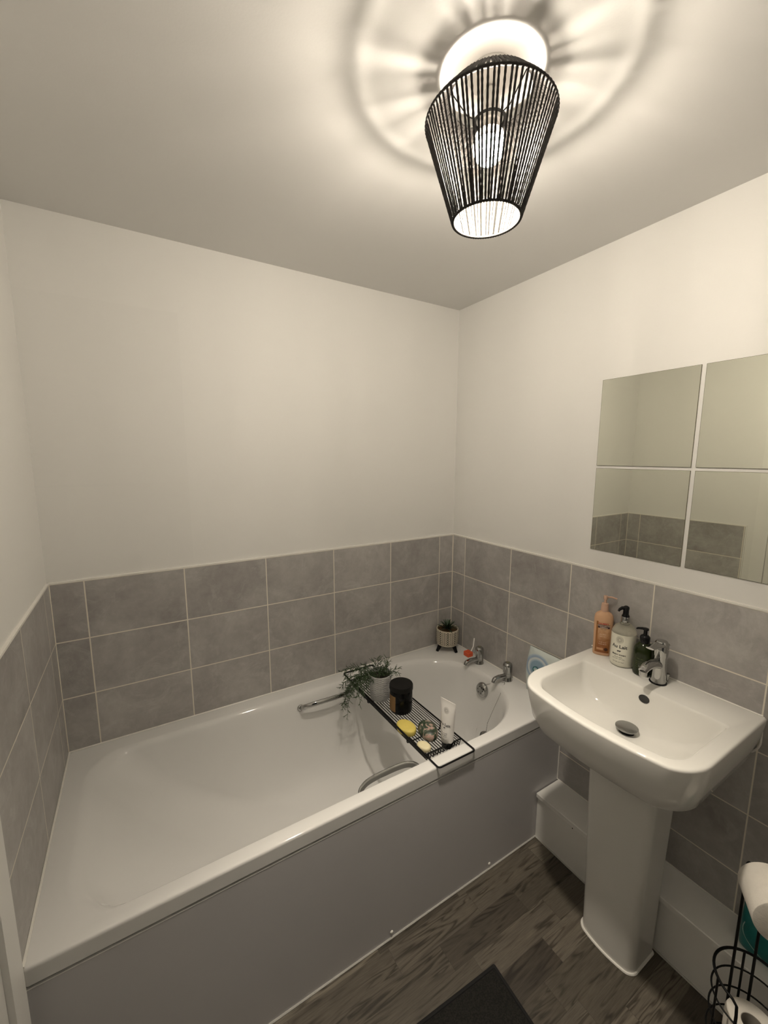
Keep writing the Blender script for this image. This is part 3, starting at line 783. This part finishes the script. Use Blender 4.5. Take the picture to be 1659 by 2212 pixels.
def emblem(mapf, r, rays=16, w=.00035):
    m = MB(); 
    for rad in (r, r*.72):
        n = 28; vs = []
        for i in range(n):
            a = 2*PI*i/n; vs += [mapf((rad-w)*math.cos(a), (rad-w)*math.sin(a)), mapf((rad+w)*math.cos(a), (rad+w)*math.sin(a))]
        m.add(vs, [(2*i, 2*i+1, (2*i+3) % (2*n), (2*i+2) % (2*n)) for i in range(n)])
    for i in range(rays):
        a = 2*PI*i/rays; c, s_ = math.cos(a), math.sin(a); q = r*.25; e = r*.68
        m.add([mapf(q*c-w*s_, q*s_+w*c), mapf(q*c+w*s_, q*s_-w*c), mapf(e*c+w*s_, e*s_-w*c), mapf(e*c-w*s_, e*s_+w*c)], [(0, 1, 2, 3)])
    return m
M_pale_ink = simple('pale grey ink', (.36, .35, .33), .6)
merge(tx_).build('print', M_ink, tube_, 0)
emblem(lambda x, y: on_tube(x, .143+y, .0007), .0105).build('emblem', M_pale_ink, tube_, 0)

# ================================================================== PLANTER IN THE CORNER
qx, qy = -.087, -.074
pl = thing('succulent_planter', 'spiky succulent in a black and cream patterned pot, in the bath corner', 'potted plant', (qx, qy, .5455))
def tribal():
    m, nt, b = new_mat('patterned pot glaze'); v = objvec(nt)
    sp = N(nt, 'ShaderNodeSeparateXYZ'); nt.links.new(v, sp.inputs[0])
    ang = math_(nt, 'DIVIDE', math_(nt, 'ARCTAN2', sp.outputs[1], sp.outputs[0]), 2*PI)
    u = math_(nt, 'FRACT', math_(nt, 'ADD', math_(nt, 'MULTIPLY', ang, 9), 10.35))      # nine repeats
    z = sp.outputs[2]
    # X column u in .0-.34
    zc = math_(nt, 'FRACT', math_(nt, 'MULTIPLY', z, 85))
    tri = math_(nt, 'ABSOLUTE', math_(nt, 'SUBTRACT', zc, .5))
    uu = math_(nt, 'ABSOLUTE', math_(nt, 'SUBTRACT', math_(nt, 'DIVIDE', u, .34), .5))
    x = math_(nt, 'LESS_THAN', math_(nt, 'ABSOLUTE', math_(nt, 'SUBTRACT', tri, uu)), .16)
    inx = math_(nt, 'LESS_THAN', u, .34)
    # dotted columns
    d1 = math_(nt, 'LESS_THAN', math_(nt, 'ABSOLUTE', math_(nt, 'SUBTRACT', u, .46)), .05)
    d3 = math_(nt, 'LESS_THAN', math_(nt, 'ABSOLUTE', math_(nt, 'SUBTRACT', u, .90)), .05)
    d4 = math_(nt, 'LESS_THAN', math_(nt, 'ABSOLUTE', math_(nt, 'SUBTRACT', u, .58)), .04)
    zd = math_(nt, 'LESS_THAN', math_(nt, 'FRACT', math_(nt, 'MULTIPLY', z, 150)), .5)
    dots = math_(nt, 'MULTIPLY', math_(nt, 'MAXIMUM', math_(nt, 'MAXIMUM', d1, d3), d4), zd)
    ln = math_(nt, 'LESS_THAN', math_(nt, 'ABSOLUTE', math_(nt, 'SUBTRACT', u, .74)), .035)
    f = math_(nt, 'MAXIMUM', math_(nt, 'MULTIPLY', x, inx), math_(nt, 'MAXIMUM', dots, ln))
    band = math_(nt, 'MULTIPLY', math_(nt, 'GREATER_THAN', z, .042), math_(nt, 'LESS_THAN', z, .114))
    nt.links.new(mixc(nt, math_(nt, 'MULTIPLY', f, band), (.66, .60, .48), (.012, .011, .011)), b.inputs['Base Color'])
    b.inputs['Roughness'].default_value = .45
    return m
MB().lathe([(.046, .032), (.053, .035), (.0570, .046), (.0580, .070), (.0580, .115), (.0570, .119), (.0535, .119), (.0525, .108)], (qx, qy, .5455), 48).build('pot', tribal(), pl, 50)
MB().lathe([(.0528, .110), (.028, .113), (.001, .114)], (qx, qy, .5455), 30).build('soil', simple('brown bark', (.085, .045, .015), .95, var=.5, scale=160, bmp=.8, bscale=160), pl)
for k in range(3):
    a = math.radians([172, 285, 55][k]); c_, s_ = math.cos(a), math.sin(a)
    MB().tube([(qx+.038*c_, qy+.038*s_, .5455+.040), (qx+.060*c_, qy+.060*s_, .5455+.0005)], .006, 12, rr=[.0125, .0075]).build('leg', M_black, pl, 40)
sv = MB()
def blade(base, d, L, wd, curl):
    d = Vector(d).normalized(); side = d.cross(Vector((0, 0, 1)))
    if side.length < .05: side = Vector((1, 0, 0))
    side.normalize(); nrm = side.cross(d); rings = []
    for i in range(9):
        t = i/8; ww = wd*(.75+.5*t)*(1-t**2.2)+.0002; p = Vector(base)+d*L*t+Vector((0, 0, -curl*L*t*t))
        rings.append([p+side*ww*.5+nrm*ww*.12, p-nrm*ww*.10, p-side*ww*.5+nrm*ww*.12, p+nrm*ww*.02])
    sv.loft(rings)
for k in range(30):
    a = 2*PI*k*.381966; el = 1.25-.95*(k/30); c_, s_ = math.cos(a), math.sin(a)
    L = .034+.030*(k/30)*random.uniform(.85, 1.15)+.012
    blade((qx+.004*c_, qy+.004*s_, .5455+.111+.014*(1-k/30)), (c_*math.cos(el), s_*math.cos(el), math.sin(el)), L, .0100, .12+.15*k/30)
sv.build('leaves', simple('dark succulent green', (.030, .060, .028), .5, var=.4, scale=60), pl, 60)

# ================================================================== RAZOR on the corner tap
rz = thing('razor', 'orange disposable razor with a pale handle resting on the bath tap nearer the corner', 'razor', (-.118, -.275, .60))
MB().box(-.137, -.104, -.290, -.254, .603, .626, bev=.005).build('head', simple('orange plastic', (.62, .085, .025), .45), rz, 40, 'orange block')
MB().tube([(-.115, -.279, .618), (-.085, -.268, .640), (-.060, -.247, .668)], .003, 8).build('handle', M_white, rz, 50, 'pale stick')

# ================================================================== WIPES PACK behind the basin on the bath rim
wp = thing('wipes_pack', 'pale blue and white plastic pack leaning on the tiles behind the basin', 'pack', (-.03, -.62, .5455))
def packmesh(y0, y1, z0, z1, xw, th, lean=.012, n=14):
    m = MB(); rings = []
    for j in range(n+1):
        t = j/n; z = z0+(z1-z0)*t; puff = math.sin(PI*min(1, max(0, t)))**.45*th*.5+.0015
        w_ = .004*math.cos(2*PI*t*1.0)
        cxx = xw-th*.5-lean*(1-t)
        ya, yb = y0+w_, y1-w_
        ring = []
        for i in range(24):
            a = 2*PI*i/24; yy = (ya+yb)/2+(yb-ya)/2*math.copysign(abs(math.cos(a))**.35, math.cos(a)); xx = cxx+puff*math.copysign(abs(math.sin(a))**.8, math.sin(a))
            ring.append((xx, yy, z))
        rings.append(ring)
    return m.loft(rings)
def pack_mat():
    m, nt, b = new_mat('printed pack film')
    g = N(nt, 'ShaderNodeNewGeometry'); sp = N(nt, 'ShaderNodeSeparateXYZ'); nt.links.new(g.outputs['Position'], sp.inputs[0])
    dy = math_(nt, 'DIVIDE', math_(nt, 'ADD', sp.outputs[1], .606), .046); dz = math_(nt, 'DIVIDE', math_(nt, 'SUBTRACT', sp.outputs[2], .667), .042)
    r = math_(nt, 'SQRT', math_(nt, 'ADD', math_(nt, 'POWER', math_(nt, 'ABSOLUTE', dy), 2), math_(nt, 'POWER', math_(nt, 'ABSOLUTE', dz), 2)))
    c = ramp(nt, math_(nt, 'MULTIPLY', r, .5), [(0, (.30, .42, .52)), (.38, (.27, .40, .52)), (.46, (.52, .62, .70)), (.52, (.74, .77, .76)), (.60, (.30, .42, .58)), (.70, (.52, .62, .68)), (.74, (.66, .72, .70))], 'LINEAR')
    nt.links.new(c, b.inputs['Base Color']); b.inputs['Roughness'].default_value = .35
    bump(nt, b, noise_(nt, 40, 3, g.outputs['Position']), .3, .004)
    return m
packmesh(-.712, -.543, .5465, .744, -.002, .030).build('pack', pack_mat(), wp, 60)
rg = MB(); c0 = Vector((-.0405, -.600, .660))
rg.lathe([(.0165, 0), (.0165, .0006), (.0135, .0006), (.0135, 0)], c0, 28, rot=Matrix.Rotation(-PI/2, 3, 'Y'))
rg.build('logo_ring', simple('dark teal print', (.01, .12, .13), .5), wp, 40)
cl_ = MB(); cl_.lathe([(.0134, 0), (.001, .0004)], c0, 28, rot=Matrix.Rotation(-PI/2, 3, 'Y')); cl_.build('logo_disc', simple('light teal print', (.25, .48, .52), .5), wp, 40)
lf = MB()
for k in range(5):
    a = .5+k*1.2566; d = Vector((0, math.cos(a), math.sin(a))); s_ = Vector((0, -math.sin(a), math.cos(a)))
    p = c0+Vector((-.0008, 0, 0)); lf.add([p, p+d*.006+s_*.003, p+d*.011, p+d*.006-s_*.003], [(0, 1, 2, 3)])
lf.build('logo_leaves', M_white, wp, 0)

# ================================================================== BOTTLES ON THE BASIN
def wrap(c, r, ang, zz, eps=.0004):
    """map (x, y) on a cylinder: x to the viewer's right"""
    return lambda x, y: Vector((c[0]+(r+eps)*math.cos(ang+x/r), c[1]+(r+eps)*math.sin(ang+x/r), zz+y))
# --- peach lotion bottle (flat oval)
pc = Vector((-.0335, -.869, ZB)); wd = Vector((.52, -.855, 0)).normalized(); nd = Vector((wd.y, -wd.x, 0))
if nd.dot(CAM-pc) < 0: nd = -nd
bot1 = thing('lotion_bottle', 'peach lotion pump bottle with a brown label, leftmost of three on the basin', 'bottle', pc, 'pump bottles on the basin')
def oring(z, a, b_, n=40, e=.8): return [pc+wd*a*math.copysign(abs(math.cos(2*PI*i/n))**e, math.cos(2*PI*i/n))+nd*b_*math.copysign(abs(math.sin(2*PI*i/n))**e, math.sin(2*PI*i/n))+Vector((0, 0, z)) for i in range(n)]
prof1 = [(0, .0265, .014), (.003, .0285, .0165), (.012, .0290, .0175), (.06, .0290, .0180), (.11, .0305, .0185), (.135, .0310, .0185), (.148, .0290, .0175), (.156, .0235, .0150), (.161, .0150, .0120), (.164, .0125, .0115)]
M_peach = simple('peach plastic', (.66, .40, .24), .42, var=.03)
MB().loft([oring(*p) for p in prof1]).build('body', M_peach, bot1, 50)
pm = MB(); pm.lathe([(.0125, .163), (.0128, .166), (.0118, .184), (.0105, .192), (.0055, .193), (.0045, .196), (.0042, .205), (.0062, .206), (.0070, .209), (.0070, .218), (.006, .220), (.001, .2205)], pc, 24)
pd = (wd*.95-nd*.1).normalized()
pm.tube([pc+Vector((0, 0, .215)), pc+pd*.020+Vector((0, 0, .216)), pc+pd*.036+Vector((0, 0, .212))], .003, 8, rr=[.0038, .0032, .0022])
pm.build('pump', simple('pink beige plastic', (.62, .40, .29), .4), bot1, 45)
rs1 = 1 if wd.dot(right) > 0 else -1
def on1(x, y, eps=.0005):
    z = y
    for (z0, a0, b0), (z1, a1, b1) in zip(prof1, prof1[1:]):
        if z0 <= z <= z1: t = (z-z0)/(z1-z0); a = a0+(a1-a0)*t; b_ = b0+(b1-b0)*t; break
    else: a, b_ = prof1[-1][1:]
    c = min(.97, abs(x)/a); th = c**(1/.8); s_ = math.sqrt(max(0, 1-th*th))**.8
    return pc+wd*x*rs1+nd*(b_*s_+eps)+Vector((0, 0, z))
def patch1(x0, x1, z0, z1, eps=.0005, nx=14, nz=10, mat=None):
    m = MB(); vs = [on1(x0+(x1-x0)*i/nx, z0+(z1-z0)*j/nz, eps) for j in range(nz+1) for i in range(nx+1)]
    m.add(vs, [(j*(nx+1)+i, j*(nx+1)+i+1, (j+1)*(nx+1)+i+1, (j+1)*(nx+1)+i) for j in range(nz) for i in range(nx)]); return m
def palm_label():
    m, nt, b = new_mat('brown bottle label')
    g = N(nt, 'ShaderNodeNewGeometry'); sp = N(nt, 'ShaderNodeSeparateXYZ'); nt.links.new(g.outputs['Position'], sp.inputs[0])
    f = math_(nt, 'ADD', math_(nt, 'DIVIDE', math_(nt, 'SUBTRACT', sp.outputs[2], ZB+.012), .118), math_(nt, 'MULTIPLY', math_(nt, 'SUBTRACT', noise_(nt, 40, 2, g.outputs['Position'], .5, 2), .5), .5))
    nt.links.new(ramp(nt, f, [(0, (.26, .085, .02)), (.25, (.30, .11, .03)), (.5, (.46, .24, .11)), (.8, (.60, .36, .20)), (1, (.62, .38, .22))]), b.inputs['Base Color'])
    b.inputs['Roughness'].default_value = .4
    return m
lab1 = patch1(-.0215, .0225, .012, .128).build('label_panel', palm_label(), bot1, 60)
patch1(-.0225, -.0165, .012, .128, .0007).build('label_edge', simple('brown print', (.30, .12, .03), .45), lab1, 60)
patch1(-.0175, .0205, .104, .117, .0008).build('name_band', simple('dark purple print', (.045, .012, .02), .45), lab1, 60)
text_mesh("PALMER'S", .0075, lambda x, y: on1(x, .1205+y, .0011), '', None, None, bold=.0003).build('brand_print', simple('red print', (.45, .03, .03), .5), lab1, 0)
merge([text_mesh('COCOA BUTTER', .0053, lambda x, y: on1(x+.0015, .1130+y, .0013), '', None, None, bold=.0002), text_mesh('FORMULA', .0053, lambda x, y: on1(x+.0015, .1072+y, .0013), '', None, None, bold=.0002)]).build('band_print', simple('pale band print', (.72, .58, .45), .5), lab1, 0)
merge([small_print(0.022, 0.00372, lambda x, y: on1(x+.001, .082+y, .0010), 2, 6), small_print(0.02, 0.00372, lambda x, y: on1(x+.001, .074+y, .0010), 2, 7),
       small_print(0.022, 0.00310, lambda x, y: on1(x+.001, .052+y, .0010), 2, 8), small_print(0.026, 0.00279, lambda x, y: on1(x+.001, .045+y, .0010), 2, 9)]).build('pale_print', simple('pale print', (.72, .58, .45), .5), lab1, 0)
small_print(0.02, 0.00236, lambda x, y: on1(x+.001, .1000+y, .0010), 2, 10).build('small_print', M_ink, lab1, 0)
patch1(-.017, .004, .022, .030, .0008).build('size_band', simple('tan print', (.55, .30, .15), .45), lab1, 60)
sl = MB(); sl.add([on1(.013+.006*math.cos(2*PI*i/20), .026+.006*math.sin(2*PI*i/20), .0010) for i in range(20)], [tuple(range(20))]); sl.build('seal', simple('dark brown print', (.06, .02, .01), .5), lab1, 0)
# --- clear bottle with cream wash
lc = Vector((-.0425, -.9475, ZB)); la = math.atan2(CAM.y-lc.y, CAM.x-lc.x)-.28
bot2 = thing('body_wash_bottle', 'clear round pump bottle of cream body wash, middle of three on the basin', 'bottle', lc, 'pump bottles on the basin')
def glass(name, col, rough=.03):
    m, nt, b = new_mat(name)
    n_ = ramp(nt, noise_(nt, 20, 2, objvec(nt)), [(.3, col), (.7, tuple(min(1, c*1.02) for c in col))]); nt.links.new(n_, b.inputs['Base Color'])
    b.inputs['Roughness'].default_value = rough; b.inputs['Transmission Weight'].default_value = 1; b.inputs['IOR'].default_value = 1.46
    return m
MB().lathe([(.030, 0), (.0355, .003), (.0375, .010), (.0380, .020), (.0380, .112), (.0375, .1155), (.001, .116)], lc, 44).build('body', simple('cream body wash behind clear plastic', (.76, .74, .63), .14, var=.02), bot2, 50, 'cream-filled lower body of the bottle')
MB().lathe([(.0378, .1158), (.0360, .124), (.0290, .137), (.0180, .146), (.0130, .150), (.0125, .156)], lc, 44, cap=False).build('shoulder', glass('clear plastic', (.93, .93, .90)), bot2, 50, 'clear empty shoulder of the bottle')
MB().lathe([(.0125, .152), (.0128, .154), (.0128, .170), (.0120, .172)], lc, 28).build('collar', M_chrome, bot2, 40, 'silver collar')
pu = MB(); pu.lathe([(.0118, .171), (.0125, .173), (.0105, .177), (.0090, .181), (.0090, .196), (.0098, .200), (.0088, .206), (.0040, .209), (.0005, .2093)], lc, 24)
dv_ = (-right*.96+Vector((0, 0, 0))).normalized()
pu.tube([lc+Vector((0, 0, .200)), lc+dv_*.014+Vector((0, 0, .2015)), lc+dv_*.022+Vector((0, 0, .197)), lc+dv_*.026+Vector((0, 0, .190))], .005, 10, rr=[.0065, .0058, .0046, .0034])
pu.build('pump', M_black, bot2, 50, 'black pump head')
W = lambda zz: wrap(lc, .0380, la, zz, .0005)
merge([text_mesh('Au Lait', .0165, W(ZB+.074), '', None, None, bold=.0003), text_mesh('BODY WASH', .0072, W(ZB+.045), '', None, None, bold=.0002),
       small_print(0.026, 0.00260, W(ZB+.037), 2, 3), small_print(0.04, 0.00211, W(ZB+.031), 4, 11),
       small_print(0.034, 0.00285, W(ZB+.020), 4, 12), cow(W(ZB+.058), .0040)]).build('print', M_ink, bot2, 0)
emblem(W(ZB+.098), .0110).build('emblem', simple('grey ink', (.25, .24, .22), .6), bot2, 0)
# --- green bottle
gc = Vector((-.0500, -1.0185, ZB)); ga = math.atan2(CAM.y-gc.y, CAM.x-gc.x)
bot3 = thing('hand_soap_bottle', 'dark green round pump bottle with a black pump, partly behind the mixer tap', 'bottle', gc, 'pump bottles on the basin')
M_green = simple('dark green bottle', (.013, .021, .003), .12, var=.1, **{'Specular IOR Level': .35})
MB().lathe([(.0245, 0), (.0275, .003), (.0290, .009), (.0290, .078), (.0275, .090), (.0225, .100), (.0160, .107), (.0130, .110)], gc, 44).build('body', M_green, bot3, 50)
pu = MB(); pu.lathe([(.0140, .107), (.0150, .109), (.0148, .128), (.0110, .133), (.0060, .135), (.0055, .150), (.0085, .151), (.0090, .156), (.0060, .158), (.001, .1585)], gc, 26)
pu.tube([gc+Vector((0, 0, .1545))+right*.006, gc-right*.012+Vector((0, 0, .157)), gc-right*.026+Vector((0, 0, .158)), gc-right*.031+Vector((0, 0, .156))], .004, 10, rr=[.0040, .0046, .0036, .0024], flat=.7)
pu.build('pump', M_black, bot3, 50)
G = lambda zz: wrap(gc, .0290, ga-.25, zz, .0004)
merge([small_print(0.02, 0.00298, G(ZB+.060), 2, 13)]+[small_print(0.028, 0.00186, G(ZB+.050-.006*k), 4, 14) for k in range(4)]).build('print', simple('olive print', (.10, .12, .04), .5), bot3, 0)

# ================================================================== TOILET ROLL STAND
A = Vector((-.229, -1.381, 0)); Bp = Vector((-.208, -1.414, 0)); ad = Vector((-.84, -.54, 0)).normalized(); sd = Vector((ad.y, -ad.x, 0))
RC = (A+Bp)/2+ad*.072; RR = .0765
st = thing('toilet_roll_stand', 'black wire free-standing toilet roll stand at the bottom right corner of the photo', 'toilet roll holder', (RC.x, RC.y, 0))
wr = MB()
def ringpts(z, r=RR, n=48): return [(RC.x+r*math.cos(2*PI*k/n), RC.y+r*math.sin(2*PI*k/n), z) for k in range(n)]
rn = MB()
for z, r in ((.275, .0020), (.215, .0020), (.155, .0020), (.095, .0020), (.012, .0026)): rn.tube(ringpts(z), r, 8, closed=True)
rn.build('basket_rings', M_wire, st, 60)
# top ring, thicker, dipping down at the front opening
a_in = math.atan2(-ad.y, -ad.x); tr_ = []
for k in range(41):
    a = a_in-2.45+4.9*k/40; tr_.append(Vector((RC.x+RR*math.cos(a), RC.y+RR*math.sin(a), .330)))
e0, e1 = tr_[0], tr_[-1]
f0 = Vector((e0.x, e0.y, .02))+ad*.004; f1 = Vector((e1.x, e1.y, .02))+ad*.004
tp = [f0, Vector((f0.x, f0.y, .30)), e0+Vector((0, 0, -.008))]+tr_[1:-1]+[e1+Vector((0, 0, -.008)), Vector((f1.x, f1.y, .30)), f1]
MB().tube(tp, .0031, 8).build('top_ring', M_wire, st, 60)
up_ = MB()
for a_, z0, z1 in ((math.radians(137), .012, .33), (math.radians(32), .012, .33), (math.radians(-60), .012, .33), (math.radians(-150), .012, .155)):
    x, y = RC.x+RR*math.cos(a_), RC.y+RR*math.sin(a_); up_.tube([(x, y, z0), (x, y, z1)], .0026, 8)
up_.build('uprights', M_wire, st, 60)
# the two posts and the arm that carries the roll
ZP = .585
ar = MB()
mid = (A+Bp)/2
ar.tube(round_path([A+Vector((0, 0, .012)), A+Vector((0, 0, ZP+.004)), A+ad*.03+(Bp-A)*.30+Vector((0, 0, ZP+.004)), mid+ad*.03+Vector((0, 0, ZP-.008))], .014, 5), .0031, 8)
ar.tube(round_path([Bp+Vector((0, 0, .012)), Bp+Vector((0, 0, ZP+.004)), Bp+ad*.03+(A-Bp)*.30+Vector((0, 0, ZP+.004)), mid+ad*.03+Vector((0, 0, ZP-.008))], .014, 5), .0031, 8)
rc_z = ZP-.020
ar.tube(round_path([mid+ad*.03+Vector((0, 0, ZP-.006)), mid+ad*.031+Vector((0, 0, rc_z+.012)), mid+ad*.150+Vector((0, 0, rc_z+.012)), mid+ad*.152+Vector((0, 0, rc_z+.028))], .008, 4), .0031, 8)
ar.build('post_and_arm', M_wire, st, 60)
# hanging roll
def roll(name, label, c, axis, L, ro, ri, group='toilet rolls on the wire stand'):
    q_ = Vector(axis).to_track_quat('Z', 'Y').to_matrix()
    t = thing(name, label, 'toilet roll', c, group)
    prof = [(ri, 0), (ro-.003, 0), (ro-.0008, .001), (ro, .004), (ro, L-.004), (ro-.0008, L-.001), (ro-.003, L), (ri, L)]
    n = 48; rings = []
    for r, h in prof: rings.append([Vector(c)+q_ @ Vector((r*math.cos(2*PI*i/n), r*math.sin(2*PI*i/n), h)) for i in range(n)])
    MB().loft(rings, loop=True).build('paper', M_paper, t, 50)
    rings = [[Vector(c)+q_ @ Vector((r*math.cos(2*PI*i/n), r*math.sin(2*PI*i/n), h)) for i in range(n)] for r, h in ((ri-.0002, .0005), (ri-.0002, L-.0005), (ri-.0012, L-.0005), (ri-.0012, .0005))]
    MB().loft(rings, loop=True).build('core', M_card, t, 50)
    return t, q_
c_r = mid+ad*.026+Vector((.010, -.006, rc_z-.004))
roll('toilet_roll', 'white toilet roll hanging on the arm of the black wire stand', c_r, ad, .102, .054, .0195)
roll('toilet_roll', 'spare white toilet roll standing upright in the wire basket', (RC.x+.008, RC.y-.004, .120), (0, 0, 1), .098, .0520, .022)

# teal pack on the boxing
tp_ = thing('teal_pack', 'teal plastic pack with a pale curled line, on the boxing behind the toilet roll stand', 'pack', (-.06, -1.44, .209))
M_teal = simple('teal film', (.008, .17, .17), .35, var=.12, scale=25, bmp=.4, bscale=40)
m = MB(); rings = []
for j in range(13):
    t = j/12; z = .2095+.115*t; pf = .02+.022*math.sin(PI*min(1, t+.12))**.5
    ring = []
    for i in range(28):
        a = 2*PI*i/28; ring.append((-.055-pf*math.copysign(abs(math.sin(a))**.6, math.sin(a))*(1.0), -1.435+.088*math.copysign(abs(math.cos(a))**.4, math.cos(a)), z))
    rings.append(ring)
m.loft(rings).build('pack', M_teal, tp_, 60)
MB().tube(bez((-.0985, -1.362, .300), (-.1005, -1.350, .255), (-.1010, -1.385, .240), (-.0990, -1.425, .222), 14), .0014, 6, flat=.5).build('curled_line', simple('pale print line', (.45, .62, .58), .5), tp_, 60)

# ================================================================== BLACK MAT
def mat_mat():
    m, nt, b = new_mat('black ribbed mat'); v = objvec(nt)
    f = noise_(nt, 260, 2, v)
    nt.links.new(ramp(nt, f, [(.4, (.004, .004, .003)), (.62, (.015, .014, .011))]), b.inputs['Base Color'])
    b.inputs['Roughness'].default_value = .95; bump(nt, b, f, .6, .003)
    return m
mt = thing('floor_mat', 'black rectangular floor mat lying on the wood-look floor', 'mat', (-.95, -1.15, 0))
Rm = Matrix.Rotation(-.045, 3, 'Z')
def mp_(x, y, z): v_ = Rm @ Vector((x, y, 0)); return (-.597+v_.x, -.935+v_.y, z)
def mring(i, z): return [mp_(x, y, z) for x, y in rrect(-.75+i, -i, -.48+i, -i, max(.001, .006-i*.2), 3)]
MB().loft([mring(0, .0005), mring(0, .006), mring(.002, .0075), mring(.008, .0075), mring(.010, .0045), mring(.02, .0045)], 0).build('rubber_border', simple('black rubber edge', (.006, .006, .006), .8), mt, 40)
MB().loft([mring(.0105, .0044), mring(.0115, .0062), mring(.03, .0064)], 0, False, True).build('pile', mat_mat(), mt, 40)
